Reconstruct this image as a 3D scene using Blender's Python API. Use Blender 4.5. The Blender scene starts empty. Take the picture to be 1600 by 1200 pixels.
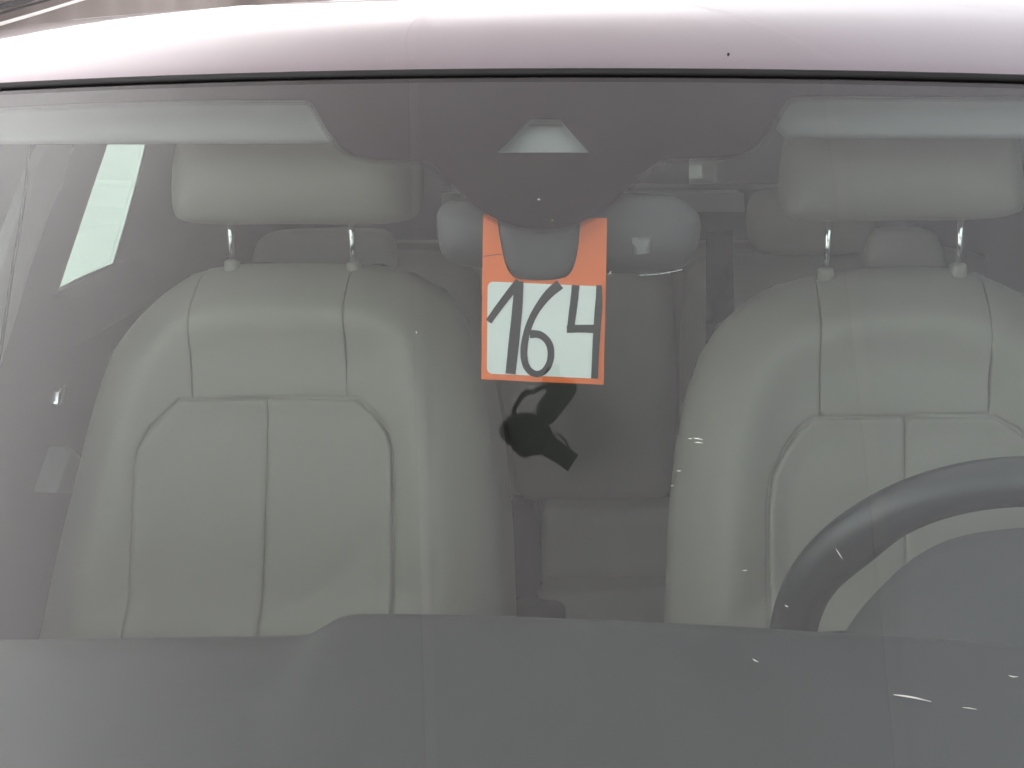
import bpy, math, random
import numpy as np
from mathutils import Vector, Matrix
from mathutils.geometry import delaunay_2d_cdt
random.seed(4); np.random.seed(4)
R_ = math.radians
sc = bpy.context.scene
COL = sc.collection

# ------------------------------------------------------------------ camera, sky, sun, exposure
FPX, PITCH, CAMZ, ROLL = 1800.0, R_(11.0), 1.445, R_(0.4)          # focal length in 1600-px units
cam_d = bpy.data.cameras.new('camera'); cam = bpy.data.objects.new('camera', cam_d); COL.objects.link(cam)
cam.location = (0, 0, CAMZ); cam.rotation_euler = (Matrix.Rotation(R_(90) - PITCH, 3, 'X') @ Matrix.Rotation(ROLL, 3, 'Z')).to_euler()
cam_d.sensor_width = 36; cam_d.lens = 36 * FPX / 1600; cam_d.clip_start = 0.02; cam_d.clip_end = 3000
sc.camera = cam

SUN_EL, SUN_AZ = 30.0, -50.0                        # azimuth from +Y (car rear), negative = picture left
w = bpy.data.worlds.new('World'); sc.world = w; w.use_nodes = True
nt = w.node_tree; bg = nt.nodes['Background']
sky = nt.nodes.new('ShaderNodeTexSky'); sky.sky_type = 'NISHITA'; sky.sun_disc = False
sky.sun_elevation = R_(SUN_EL); sky.sun_rotation = R_(SUN_AZ)
sky.air_density = 1.0; sky.dust_density = 4.0; sky.ozone_density = 1.0
hs = nt.nodes.new('ShaderNodeHueSaturation'); hs.inputs['Saturation'].default_value = 0.22
nt.links.new(sky.outputs[0], hs.inputs['Color']); nt.links.new(hs.outputs[0], bg.inputs[0])
bg.inputs[1].default_value = 0.13
sun_d = bpy.data.lights.new('sun', 'SUN'); sun = bpy.data.objects.new('sun', sun_d); COL.objects.link(sun)
sun_d.energy = 1.5; sun_d.angle = R_(30); sun_d.color = (1.0, 0.985, 0.975)
sdir = Vector((math.cos(R_(SUN_EL)) * math.sin(R_(SUN_AZ)), math.cos(R_(SUN_EL)) * math.cos(R_(SUN_AZ)), math.sin(R_(SUN_EL))))
sun.rotation_euler = sdir.to_track_quat('Z', 'Y').to_euler(); sun.location = sdir * 60
vs = sc.view_settings
vs.view_transform = 'Standard'; vs.look = 'None'; vs.exposure = 1.95; vs.gamma = 1.0; vs.use_curve_mapping = False
sc.display_settings.display_device = 'sRGB'
cy = sc.cycles
cy.use_denoising = True; cy.max_bounces = 7; cy.diffuse_bounces = 4; cy.glossy_bounces = 3
cy.transmission_bounces = 6; cy.transparent_max_bounces = 24; cy.sample_clamp_indirect = 6.0

# ------------------------------------------------------------------ materials
def node_mat(name):
    m = bpy.data.materials.new(name); m.use_nodes = True
    return m, m.node_tree, m.node_tree.nodes['Principled BSDF']
def bump(t, p, scale, strength, dist=0.001, detail=3.0, tex='NOISE'):
    co = t.nodes.new('ShaderNodeTexCoord')
    if tex == 'NOISE':
        n = t.nodes.new('ShaderNodeTexNoise'); n.inputs['Scale'].default_value = scale; n.inputs['Detail'].default_value = detail; o = n.outputs['Fac']
    else:
        n = t.nodes.new('ShaderNodeTexVoronoi'); n.inputs['Scale'].default_value = scale; o = n.outputs['Distance']
    t.links.new(co.outputs['Object'], n.inputs['Vector'])
    b = t.nodes.new('ShaderNodeBump'); b.inputs['Strength'].default_value = strength; b.inputs['Distance'].default_value = dist
    t.links.new(o, b.inputs['Height']); t.links.new(b.outputs[0], p.inputs['Normal'])
def mat(name, col, rough=0.5, metal=0.0, coat=0.0, var=0.0, vscale=8.0, bmp=None, spec=0.5):
    m, t, p = node_mat(name)
    p.inputs['Base Color'].default_value = (*col, 1); p.inputs['Roughness'].default_value = rough
    p.inputs['Metallic'].default_value = metal; p.inputs['Coat Weight'].default_value = coat
    p.inputs['Specular IOR Level'].default_value = spec
    if var:
        co = t.nodes.new('ShaderNodeTexCoord'); n = t.nodes.new('ShaderNodeTexNoise')
        n.inputs['Scale'].default_value = vscale; n.inputs['Detail'].default_value = 5
        r = t.nodes.new('ShaderNodeValToRGB')
        r.color_ramp.elements[0].position = .3; r.color_ramp.elements[1].position = .7
        r.color_ramp.elements[0].color = (*[c * (1 - var) for c in col], 1)
        r.color_ramp.elements[1].color = (*[min(1, c * (1 + var)) for c in col], 1)
        t.links.new(co.outputs['Object'], n.inputs['Vector']); t.links.new(n.outputs['Fac'], r.inputs[0]); t.links.new(r.outputs[0], p.inputs['Base Color'])
    if bmp: bump(t, p, *bmp)
    return m
def glass_mat(name, tint, refl=(1, 1, 1), dust=0.0):
    m = bpy.data.materials.new(name); m.use_nodes = True; t = m.node_tree
    t.nodes.clear()
    out = t.nodes.new('ShaderNodeOutputMaterial'); mix = t.nodes.new('ShaderNodeMixShader')
    tr = t.nodes.new('ShaderNodeBsdfTransparent'); tr.inputs[0].default_value = (*tint, 1)
    gl = t.nodes.new('ShaderNodeBsdfGlossy'); gl.inputs['Color'].default_value = (*refl, 1); gl.inputs['Roughness'].default_value = 0.0
    lw = t.nodes.new('ShaderNodeLayerWeight'); lw.inputs['Blend'].default_value = 0.5   # Facing = 1 - |cos|
    pw = t.nodes.new('ShaderNodeMath'); pw.operation = 'POWER'; pw.inputs[1].default_value = 4.6
    ml = t.nodes.new('ShaderNodeMath'); ml.operation = 'MULTIPLY_ADD'; ml.inputs[1].default_value = .38; ml.inputs[2].default_value = .058
    t.links.new(lw.outputs['Facing'], pw.inputs[0]); t.links.new(pw.outputs[0], ml.inputs[0]); t.links.new(ml.outputs[0], mix.inputs[0])
    last = tr
    if dust:                                   # a thin film of dust on the outside
        df = t.nodes.new('ShaderNodeBsdfDiffuse'); df.inputs[0].default_value = (.7, .7, .68, 1)
        mx2 = t.nodes.new('ShaderNodeMixShader')
        co = t.nodes.new('ShaderNodeTexCoord'); n = t.nodes.new('ShaderNodeTexNoise'); n.inputs['Scale'].default_value = 5; n.inputs['Detail'].default_value = 8
        mr = t.nodes.new('ShaderNodeMapRange'); mr.inputs[1].default_value = .3; mr.inputs[2].default_value = .75; mr.inputs[3].default_value = dust * .5; mr.inputs[4].default_value = dust * 1.4
        t.links.new(co.outputs['Object'], n.inputs['Vector']); t.links.new(n.outputs['Fac'], mr.inputs[0]); t.links.new(mr.outputs[0], mx2.inputs[0])
        t.links.new(tr.outputs[0], mx2.inputs[1]); t.links.new(df.outputs[0], mx2.inputs[2]); last = mx2
    t.links.new(last.outputs[0], mix.inputs[1]); t.links.new(gl.outputs[0], mix.inputs[2]); t.links.new(mix.outputs[0], out.inputs[0])
    return m
def fabric_mat(name, col, transl=0.62):
    m = bpy.data.materials.new(name); m.use_nodes = True; t = m.node_tree; t.nodes.clear()
    out = t.nodes.new('ShaderNodeOutputMaterial'); mix = t.nodes.new('ShaderNodeMixShader'); mix.inputs[0].default_value = transl
    d = t.nodes.new('ShaderNodeBsdfDiffuse'); tl = t.nodes.new('ShaderNodeBsdfTranslucent')
    co = t.nodes.new('ShaderNodeTexCoord'); n = t.nodes.new('ShaderNodeTexNoise'); n.inputs['Scale'].default_value = .9; n.inputs['Detail'].default_value = 4
    r = t.nodes.new('ShaderNodeValToRGB'); r.color_ramp.elements[0].color = (*[c * .955 for c in col], 1); r.color_ramp.elements[1].color = (*col, 1)
    t.links.new(co.outputs['Object'], n.inputs['Vector']); t.links.new(n.outputs['Fac'], r.inputs[0])
    t.links.new(r.outputs[0], d.inputs[0]); t.links.new(r.outputs[0], tl.inputs[0])
    t.links.new(d.outputs[0], mix.inputs[1]); t.links.new(tl.outputs[0], mix.inputs[2]); t.links.new(mix.outputs[0], out.inputs[0])
    return m
M = dict(
    glass=glass_mat('windscreen_glass', (.94, .975, .955), (1, .985, 1), dust=.006),
    sideglass=glass_mat('side_glass', (.445, .50, .475)),
    fabric=fabric_mat('white_membrane', (.885, .875, .885), .72),
    rooffabric=fabric_mat('white_roof_membrane', (.885, .870, .888), .45),
    weld=fabric_mat('weld_tape', (.955, .93, .945), .45),
    drape=mat('brown_grey_canvas', (.26, .225, .21), .85, var=.08, vscale=2),
    shelf=mat('parcel_shelf_cloth', (.70, .72, .72), .8),
    rearglass=glass_mat('rear_glass', (.86, .93, .88)),
    reartrim=mat('grey_rear_trim', (.42, .42, .43), .7),
    cord=mat('seam_cord', (.74, .72, .73), .8),
    tray=mat('camera_tray_plastic', (.23, .25, .245), .6),
    cover=mat('sensor_cover_plastic', (.36, .37, .36), .6),
    sticker=mat('mirror_sticker', (.16, .165, .17), .5),
    gable=mat('gable_band', (.42, .37, .35), .8, var=.08, vscale=3),
    trim_white=mat('white_piping', (.85, .82, .80), .5),
    black=mat('black_plastic', (.012, .012, .013), .55, bmp=(900, .2, .0004)),
    paint=mat('silver_mauve_paint', (.34, .30, .325), .20, metal=.85, coat=1.0),
    rubber=mat('black_rubber', (.008, .008, .008), .6),
    frit=mat('ceramic_frit', (.016, .009, .012), .9, spec=0.0),
    leather=mat('beige_leather', (.275, .268, .228), .48, var=.035, vscale=5, bmp=(1500, .12, .0004, 3.0, 'VORONOI')),
    leather2=mat('beige_leather_rear_lit', (.47, .46, .40), .5, var=.05, vscale=6, bmp=(1200, .12, .0004, 3.0, 'VORONOI')),  # seat leather lightened for the rear: missing cabin light put into the colour
    leather3=mat('beige_leather_rear_lit_more', (.66, .65, .58), .5, var=.05, vscale=6, bmp=(1200, .12, .0004, 3.0, 'VORONOI')),  # same leather, paler still: light on armrest and rear headrests put into colour
    dash=mat('dashboard_skin', (.026, .030, .031), .62, var=.12, vscale=9, bmp=(1300, .1, .0003, 3.0, 'VORONOI')),
    darktrim=mat('charcoal_trim', (.062, .062, .066), .6, bmp=(1100, .25, .0004)),
    greytrim=mat('light_grey_trim', (.46, .47, .46), .6),
    headliner=mat('headliner_cloth', (.32, .33, .325), .9, bmp=(900, .3, .0006)),
    chrome=mat('chrome', (.85, .85, .86), .10, metal=1),
    wheel=mat('wheel_leather', (.026, .030, .033), .27, bmp=(1400, .25, .0004, 3.0, 'VORONOI')),
    orange=mat('orange_card', (.85, .175, .038), .55, var=.03, vscale=40),
    white=mat('white_label', (.80, .84, .83), .5),
    ink=mat('marker_ink', (.018, .018, .022), .45),
    mark=mat('pale_mark', (.75, .74, .70), .6),
    belt=mat('black_webbing', (.015, .015, .018), .7),
    lamp=mat('matt_black_metal', (.010, .010, .010), .6),
    concrete=mat('pale_concrete', (.40, .39, .37), .85, var=.15, vscale=1.4, bmp=(60, .3, .003)),
    tyre=mat('tyre_rubber', (.012, .012, .012), .8),
)

# ------------------------------------------------------------------ frames of reference
YAW = R_(7.5); OX, OY = .035, 1.16                     # the car's origin: ground below the middle of the windscreen header
EX = np.array([math.cos(YAW), -math.sin(YAW), 0]); EY = np.array([math.sin(YAW), math.cos(YAW), 0]); EZ = np.array([0, 0, 1.])
ORG = np.array([OX, OY, 0]); CAMP = np.array([0, 0, CAMZ])
FW = np.array([0, math.cos(PITCH), -math.sin(PITCH)]); _u = np.array([0, math.sin(PITCH), math.cos(PITCH)]); _r = np.array([1., 0, 0])
RT = math.cos(ROLL) * _r + math.sin(ROLL) * _u; UP = math.cos(ROLL) * _u - math.sin(ROLL) * _r
def to_local(v): return np.array([v @ EX, v @ EY, v @ EZ])
def to_world(p): return ORG + p[0] * EX + p[1] * EY + p[2] * EZ
C0 = to_local(CAMP - ORG)
def ray(px, py):
    d = FW + RT * ((px - 800) / FPX) - UP * ((py - 600) / FPX)
    return to_local(d / np.linalg.norm(d))
def on_plane(px, py, p0, n):
    d = ray(px, py); p0 = np.array(p0, float); n = np.array(n, float)
    return C0 + d * (((p0 - C0) @ n) / (d @ n))
def on_y(px, py, y): return on_plane(px, py, (0, y, 0), (0, 1, 0))
def on_x(px, py, x): return on_plane(px, py, (x, 0, 0), (1, 0, 0))
ZT, CROWN, SWEEP = 1.528, .025, .15
def zt(x): return ZT - CROWN * x * x
def gy(x, z):
    h = zt(x) - z
    return SWEEP * x * x - (1.66 * h - .22 * h * h)
def gnormal(x, z):
    e = 1e-4
    n = np.array([(gy(x + e, z) - gy(x - e, z)) / (2 * e), -1, (gy(x, z + e) - gy(x, z - e)) / (2 * e)])
    return n / np.linalg.norm(n)                       # outward: towards the camera and up
def on_glass(px, py, off=0.0):
    d = ray(px, py); lo, hi = .2, 2.2
    def g(t):
        p = C0 + d * t
        return p[1] - gy(p[0], p[2])
    for _ in range(60):
        mid = (lo + hi) / 2
        if g(mid) < 0: lo = mid
        else: hi = mid
    p = C0 + d * lo
    return p + gnormal(p[0], p[2]) * off

# ------------------------------------------------------------------ mesh helpers
def obj(name, verts, faces, m=None, parent=None, smooth=True):
    me = bpy.data.meshes.new(name)
    me.from_pydata([tuple(map(float, v)) for v in verts], [], [tuple(map(int, f)) for f in faces]); me.update()
    if smooth:
        me.polygons.foreach_set('use_smooth', [True] * len(me.polygons))
    o = bpy.data.objects.new(name, me); COL.objects.link(o)
    if m is not None: me.materials.append(M[m])
    if parent is not None: o.parent = parent
    return o
def empty(name, loc=(0, 0, 0), rz=0.0, parent=None):
    o = bpy.data.objects.new(name, None); COL.objects.link(o); o.location = loc; o.rotation_euler = (0, 0, rz)
    o.empty_display_size = .2
    if parent is not None: o.parent = parent
    return o
def tag(o, label=None, cat=None, group=None, kind=None):
    if label: o['label'] = label
    if cat: o['category'] = cat
    if group: o['group'] = group
    if kind: o['kind'] = kind
    return o
def fix_normals(o):
    import bmesh
    bm = bmesh.new(); bm.from_mesh(o.data); bmesh.ops.recalc_face_normals(bm, faces=bm.faces); bm.to_mesh(o.data); bm.free()
    return o
def sharp(o, ang=40):
    import bmesh
    bm = bmesh.new(); bm.from_mesh(o.data)
    for e in bm.edges:
        if len(e.link_faces) == 2 and e.calc_face_angle(0) > R_(ang): e.smooth = False
    bm.to_mesh(o.data); bm.free()
    return o
def grid_faces(nr, nc, off=0, closed=False):
    f = []
    for i in range(nr - 1):
        for j in range(nc - 1 if not closed else nc):
            a = off + i * nc + j; b = off + i * nc + (j + 1) % nc
            f.append((a, b, b + nc, a + nc))
    return f
def tube_geo(pts, rad, seg=10, caps=True):
    pts = [np.array(p, float) for p in pts]; n = len(pts)
    rad = [rad] * n if np.isscalar(rad) else rad
    V = []; up = np.array([.13, .21, .97])
    for i, p in enumerate(pts):
        t = pts[min(i + 1, n - 1)] - pts[max(i - 1, 0)]; t /= np.linalg.norm(t) + 1e-12
        a = np.cross(t, up); 
        if np.linalg.norm(a) < .05: a = np.cross(t, (1, 0, 0))
        a /= np.linalg.norm(a); b = np.cross(t, a)
        for k in range(seg):
            q = 2 * math.pi * k / seg; V.append(p + rad[i] * (math.cos(q) * a + math.sin(q) * b))
    F = grid_faces(n, seg, 0, True)
    if caps: F += [tuple(range(seg))[::-1], tuple(range((n - 1) * seg, n * seg))]
    return V, F
def tube(name, pts, rad, m, parent, seg=10): return fix_normals(obj(name, *tube_geo(pts, rad, seg), m, parent))
def box_geo(c, s, rot=None):
    c = np.array(c, float); V = []
    for x in (-.5, .5):
        for y in (-.5, .5):
            for z in (-.5, .5):
                p = np.array([x * s[0], y * s[1], z * s[2]])
                if rot is not None: p = rot @ p
                V.append(c + p)
    return V, [(0, 1, 3, 2), (4, 6, 7, 5), (0, 4, 5, 1), (2, 3, 7, 6), (0, 2, 6, 4), (1, 5, 7, 3)]
def box(name, c, s, m, parent, bev=.004, rot=None):
    import bmesh
    V, F = box_geo(c, s, rot); o = fix_normals(obj(name, V, F, m, parent, False))
    if bev:
        bm = bmesh.new(); bm.from_mesh(o.data)
        bmesh.ops.bevel(bm, geom=bm.edges[:], offset=bev, segments=2, profile=.6, affect='EDGES')
        for f in bm.faces: f.smooth = True
        bm.to_mesh(o.data); bm.free(); sharp(o, 50)
    return o
def resample(poly, step, closed=True):
    P = np.array(poly, float); out = []
    n = len(P)
    for i in range(n if closed else n - 1):
        a, b = P[i], P[(i + 1) % n]; k = max(1, int(math.ceil(np.linalg.norm(b - a) / step)))
        for j in range(k): out.append(a + (b - a) * j / k)
    if not closed: out.append(P[-1])
    return np.array(out)
def smooth_poly(poly, it=2, closed=True):
    P = np.array(poly, float)
    for _ in range(it):                                   # Chaikin
        Q = []
        n = len(P)
        if not closed: Q.append(P[0])
        for i in range(n if closed else n - 1):
            a, b = P[i], P[(i + 1) % n]
            Q += [a * .75 + b * .25, a * .25 + b * .75]
        if not closed: Q.append(P[-1])
        P = np.array(Q)
    return P
def inside(P, poly):
    x, y = P[:, 0], P[:, 1]; c = np.zeros(len(P), bool); n = len(poly)
    for i in range(n):
        (x1, y1), (x2, y2) = poly[i], poly[(i + 1) % n]
        m_ = ((y1 > y) != (y2 > y)) & (x < (x2 - x1) * (y - y1) / ((y2 - y1) if y2 != y1 else 1e-12) + x1)
        c ^= m_
    return c
def dist_poly(P, poly, closed=True):
    D = np.full(len(P), 1e9); n = len(poly)
    for i in range(n if closed else n - 1):
        a, b = np.array(poly[i]), np.array(poly[(i + 1) % n]); ab = b - a; L = ab @ ab + 1e-18
        t = np.clip(((P - a) @ ab) / L, 0, 1); D = np.minimum(D, np.linalg.norm(P - (a + t[:, None] * ab), axis=1))
    return D
def area2(poly):
    P = np.array(poly); return .5 * np.sum(P[:, 0] * np.roll(P[:, 1], -1) - np.roll(P[:, 0], -1) * P[:, 1])
def tri_poly(poly, step, rings=(), holes=()):
    """triangulate a 2-D outline with inner points; returns points, triangles, boundary loops of indices"""
    poly = np.array(poly, float)
    if area2(poly) < 0: poly = poly[::-1]
    B = resample(poly, step); loops = [list(range(len(B)))]; allp = [B]; off = len(B)
    for h in holes:
        h = np.array(h, float)
        if area2(h) > 0: h = h[::-1]
        hb = resample(h, step); loops.append(list(range(off, off + len(hb)))); off += len(hb); allp.append(hb)
    extra = []
    for r in rings:
        t = np.roll(B, -1, 0) - np.roll(B, 1, 0); t /= np.linalg.norm(t, axis=1)[:, None] + 1e-12
        q = B + np.c_[-t[:, 1], t[:, 0]] * r
        ok = inside(q, poly) & (dist_poly(q, poly) > r * .8); extra.append(q[ok])
    x0, y0 = poly.min(0); x1, y1 = poly.max(0)
    gx, gyy = np.meshgrid(np.arange(x0, x1, step), np.arange(y0, y1, step)); gx = gx + (np.arange(gx.shape[0]) % 2)[:, None] * step * .5
    G = np.c_[gx.ravel(), gyy.ravel()]; mr = (max(rings) if len(rings) else 0) + step * .45
    if len(G):
        G = G[inside(G, poly)]
        if len(G): G = G[dist_poly(G, poly) > mr]
        for h in holes:
            if len(G): G = G[~inside(G, np.array(h))]
            if len(G): G = G[dist_poly(G, np.array(h)) > step * .45]
    pts = np.vstack(allp + extra + [G.reshape(-1, 2)])
    E = []
    for lp in loops: E += [(lp[i], lp[(i + 1) % len(lp)]) for i in range(len(lp))]
    sc_ = 1.0 / max(x1 - x0, y1 - y0)
    vo, eo, fo, ov, _, _ = delaunay_2d_cdt([Vector(((p[0] - x0) * sc_, (p[1] - y0) * sc_)) for p in pts], E, [], 0, 1e-7)
    V = np.array([(v[0] / sc_ + x0, v[1] / sc_ + y0) for v in vo])
    mp = {}
    for i, lst in enumerate(ov):
        for k in lst: mp[k] = i
    F = np.array([f for f in fo if len(f) == 3]); cen = V[F].mean(1)
    keep = inside(cen, poly)
    for h in holes: keep &= ~inside(cen, np.array(h))
    return V, F[keep], [[mp[i] for i in lp] for lp in loops]
def prof(t):
    t = np.clip(t, 0, 1); return np.sqrt(np.maximum(0, 1 - (1 - t) ** 2))
def pillow(name, poly, mapf, hfun, m, parent, step=.012, rings=(.0025, .006, .012), seam_r=.008, seam_d=.004, skirt=.02, holes=(), closed_back=False):
    """a padded piece: front surface mapf(u, v, h), rolled-in seam along its outline, a skirt going back"""
    V, F, loops = tri_poly(poly, step, rings, holes)
    H = hfun(V) if callable(hfun) else np.full(len(V), float(hfun))
    d = dist_poly(V, resample(poly, step))
    for h in holes: d = np.minimum(d, dist_poly(V, resample(h, step)))
    if seam_d: H = H - seam_d * (1 - prof(d / seam_r))
    P = [mapf(u, v, h) for (u, v), h in zip(V, H)]
    faces = [tuple(f) for f in F]; n = len(P)
    for lp in loops:
        off = len(P)
        for i in lp: P.append(mapf(V[i][0], V[i][1], H[i] - skirt))
        k = len(lp)
        for i in range(k): faces.append((lp[(i + 1) % k], lp[i], off + i, off + (i + 1) % k))
    if closed_back:
        off = len(P); bmap = {}
        b0 = {i: n + j for j, i in enumerate(loops[0])}
        idx = []
        for i, (u, v) in enumerate(V):
            if i in b0: idx.append(b0[i])
            else: idx.append(len(P)); P.append(mapf(u, v, -abs(H[i]) - skirt))
        faces += [tuple(idx[i] for i in f[::-1]) for f in F]
    o = fix_normals(obj(name, P, faces, m, parent)); sharp(o, 55)
    return o
def ymap(y, dirn=-1):                                     # (x, z) on the plane y, height towards the camera
    return lambda u, v, h: (u, y + dirn * h, v)
def pxy(pts, y): return np.array([[p[0], p[2]] for p in (on_y(a, b, y) for a, b in pts)])

# ================================================================== SETTING
gr = obj('ground', [(-400, -400, 0), (400, -400, 0), (400, 400, 0), (-400, 400, 0)], [(0, 1, 2, 3)], 'concrete', None, False)
tag(gr, kind='structure')

# ------------------------------------------------------------------ marquee over the car
RIDGE_X, RIDGE_Z, EAVE_Z = -.54, 3.60, 2.25
XL, XR, YN, YF = -2.35, 2.35, -1.9, 9.5
def roof_z(x):
    q = min(1, abs(x - RIDGE_X) / ((RIDGE_X - XL) if x < RIDGE_X else (XR - RIDGE_X)))
    return EAVE_Z + (RIDGE_Z - EAVE_Z) * (1 - q ** 2.1) ** .62
marq = empty('marquee', (0, 0, 0))
tag(marq, 'white translucent marquee whose roof panels are mirrored in the windscreen and car roof', 'tent')
seams = [XL, -2.02, RIDGE_X, .82, 1.9, XR]
for a, b in zip(seams[:-1], seams[1:]):
    nx, ny = 28, 10; V = []
    for j in range(ny + 1):
        for i in range(nx + 1):
            s = i / nx; s = 1 - (1 - s) ** 2 if b == XR else (s * s if a == XL else s); x = a + (b - a) * s; y = YN + (YF - YN) * j / ny
            V.append((x, y, roof_z(x) - .022 * math.sin(math.pi * s) ** .8))
    obj('roof_panel', V, grid_faces(ny + 1, nx + 1), 'rooffabric', marq)
for s in seams:
    tube('seam_cord', [(s, YN, roof_z(s) - .010), (s, YF, roof_z(s) - .010)], .0019, 'cord', marq, 6)
    if s in (RIDGE_X, .82):
        obj('weld_strip', [(s + .004 + .034 * k, y, roof_z(s + .004 + .034 * k) - .009) for y in (YN, YF) for k in (0, 1)], [(0, 1, 3, 2)], 'weld', marq, False)
def wall(a, b, n, zf):
    for k in range(n):
        p = np.array(a) + (np.array(b) - np.array(a)) * k / n; q = np.array(a) + (np.array(b) - np.array(a)) * (k + 1) / n
        V = []; nn = 8
        for j in range(2):
            for i in range(nn + 1):
                c = p + (q - p) * i / nn; t = np.array([-(q - p)[1], (q - p)[0]]); t = t / np.linalg.norm(t) * .03 * math.sin(math.pi * i / nn)
                V.append((c[0] + t[0], c[1] + t[1], .02 if j == 0 else zf(c[0])))
        obj('wall_panel', V, grid_faces(2, nn + 1), 'fabric', marq)
wall((XL, YN), (XL, YF), 7, lambda x: roof_z(XL)); wall((XR, YF), (XR, YN), 7, lambda x: roof_z(XR))
wall((XL, YF), (XR, YF), 6, lambda x: roof_z(x) - .02)
# gable band, white piping and black rail under the far end of the roof
def gable_strip(name, y, d0, d1, th, m):
    V = []
    xs = list(np.linspace(XL + .02, XR - .02, 41)); nx = len(xs)
    for yy in (y, y + th):
        for x in xs: V += [(x, yy, roof_z(x) - d0), (x, yy, roof_z(x) - d1)]
    F = []
    b = 2 * nx
    for k in range(nx - 1):
        o = 2 * k; F += [(o, o + 1, o + 3, o + 2), (o + b, o + b + 2, o + b + 3, o + b + 1), (o, o + 2, o + b + 2, o + b), (o + 1, o + b + 1, o + b + 3, o + 3)]
    F += [(0, b, b + 1, 1), (b - 2, b - 1, 2 * b - 1, 2 * b - 2)]
    fix_normals(obj(name, V, F, m, marq, False))
gable_strip('gable_rail', YF - .16, .02, .075, .06, 'black')
gable_strip('gable_band', YF - .10, .02, .42, .04, 'gable')
gable_strip('gable_piping', YF - .125, .26, .285, .025, 'trim_white')
# unseen sheet added above the roof membrane to shade its middle
V = []
for j in range(9):
    for i in range(13):
        y = YN - 1.0 + (5.1 - YN + 1.0) * j / 8; xl = -3.2 + .29 * (y - 1.5); x = xl + (1.15 - xl) * i / 12
        V.append((x, y, 4.42 - .05 * abs(x + .3) - .04 * math.sin(math.pi * j / 8)))
fs_ = obj('added_shade_sheet', V, grid_faces(9, 13), 'gable', marq)
# canvas drape, ropes and strap on the side wall behind the car
def drape_line(name, pts, rad, m):
    P = []
    for a, b in pts:
        d = FW + RT * ((a - 800) / FPX) - UP * ((b - 600) / FPX); P.append(CAMP + d * ((XL + .28) / d[0]))
    tube(name, P, rad, m, marq, 6)
V = []
for j in range(2):
    for i in range(60):
        y = 3.9 + 5.5 * i / 59; V.append((XL + .25 + .012 * math.sin(i * 1.1), y, 1.72 if j == 0 else 2.78))
obj('side_drape', V, grid_faces(2, 60), 'drape', marq)
V = [(XL + .22 + 1.6 * i / 30, YF - .30 + .012 * math.sin(i * 1.3), z_) for z_ in (2.0, 2.8) for i in range(31)]
obj('end_drape', V, grid_faces(2, 31), 'drape', marq)
drape_line('drape_rope', [(-60, 54), (0, 37.5), (60, 20), (135, -3), (220, -30)], .0075, 'trim_white')
drape_line('drape_cord', [(-60, 34), (0, 21.5), (40, 10), (90, -4), (140, -20)], .0045, 'rubber')
drape_line('drape_strap', [(-60, 26), (0, 10.5), (45, -1), (100, -16)], .011, 'rubber')
for x in (XL + .06, XR - .06):
    for y in (YN, YF - .2):
        box('frame_post', (x, y, roof_z(x) / 2 - .05), (.09, .09, roof_z(x) - .1), 'trim_white', marq, .006)

# ================================================================== THE CAR
car = empty('car', (OX, OY, 0), -YAW)
tag(car, 'light silver car seen through its windscreen, with beige leather seats', 'car')

# ---- windscreen: laminated glass 5 mm thick
def glass_sheet(off, nx=56, nh=36, x1=.86, h0=.004, h1=.56):
    V = []
    for j in range(nh + 1):
        for i in range(nx + 1):
            x = -x1 + 2 * x1 * i / nx; z = zt(x) - (h0 + (h1 - h0) * j / nh)
            p = np.array([x, gy(x, z), z]); V.append(p + gnormal(x, z) * off)
    return V
V1 = glass_sheet(0); V2 = glass_sheet(-.0022); n1 = len(V1); nc = 57; nr = 37
F = grid_faces(nr, nc) + [f[::-1] for f in grid_faces(nr, nc, n1)]
bl = [j for j in range(nc)] + [i * nc + nc - 1 for i in range(1, nr)] + [(nr - 1) * nc + j for j in range(nc - 2, -1, -1)] + [i * nc for i in range(nr - 2, 0, -1)]
for i in range(len(bl)):
    a, b = bl[i], bl[(i + 1) % len(bl)]; F.append((b, a, a + n1, b + n1))
ws = obj('windscreen', V1 + V2, F, 'glass', car); ws = sharp(fix_normals(ws), 50)

# ---- black ceramic band with its sensor window, on the inside of the glass
low = [(-260, 178), (-120, 166), (0, 163), (120, 157), (240, 153), (360, 151), (478, 150), (489, 156), (497, 172), (510, 195), (525, 216), (541, 231), (560, 239), (590, 243),
       (662, 245), (682, 254), (696, 270), (712, 287), (735, 308), (760, 327), (785, 340), (812, 348), (845, 352), (878, 348), (905, 341), (932, 328), (957, 310), (978, 289),
       (996, 270), (1010, 258), (1035, 243), (1070, 241), (1135, 239), (1160, 234), (1180, 223), (1195, 206), (1208, 185), (1222, 160), (1232, 149), (1244, 145), (1330, 144), (1440, 144), (1600, 145), (1740, 147), (1900, 152)]
top = [(1900, 118), (1740, 112), (1600, 108), (1400, 103), (1200, 101), (1000, 101), (800, 102), (600, 104), (400, 109), (200, 115), (0, 122), (-120, 128), (-260, 138)]
trap = [(775, 234), (831, 181), (874, 181), (922, 234)]
def gpoly(name, poly, off, th, m, parent, step=14, holes=()):
    Vp, Fp, loops = tri_poly(poly, step, (), holes)
    P = []
    for o_ in (off, off - th):
        for u, v in Vp:
            if off > -.01: P.append(on_glass(u, v, o_))
            else:
                q = on_glass(u, v); d = ray(u, v); P.append(q + d * (o_ / (d @ gnormal(q[0], q[2]))))
    n = len(Vp); faces = [tuple(f) for f in Fp] + [tuple(i + n for i in f[::-1]) for f in Fp]
    for lp in loops:
        for i in range(len(lp)):
            a, b = lp[i], lp[(i + 1) % len(lp)]; faces.append((b, a, a + n, b + n))
    return sharp(fix_normals(obj(name, P, faces, m, parent)), 50)
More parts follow.
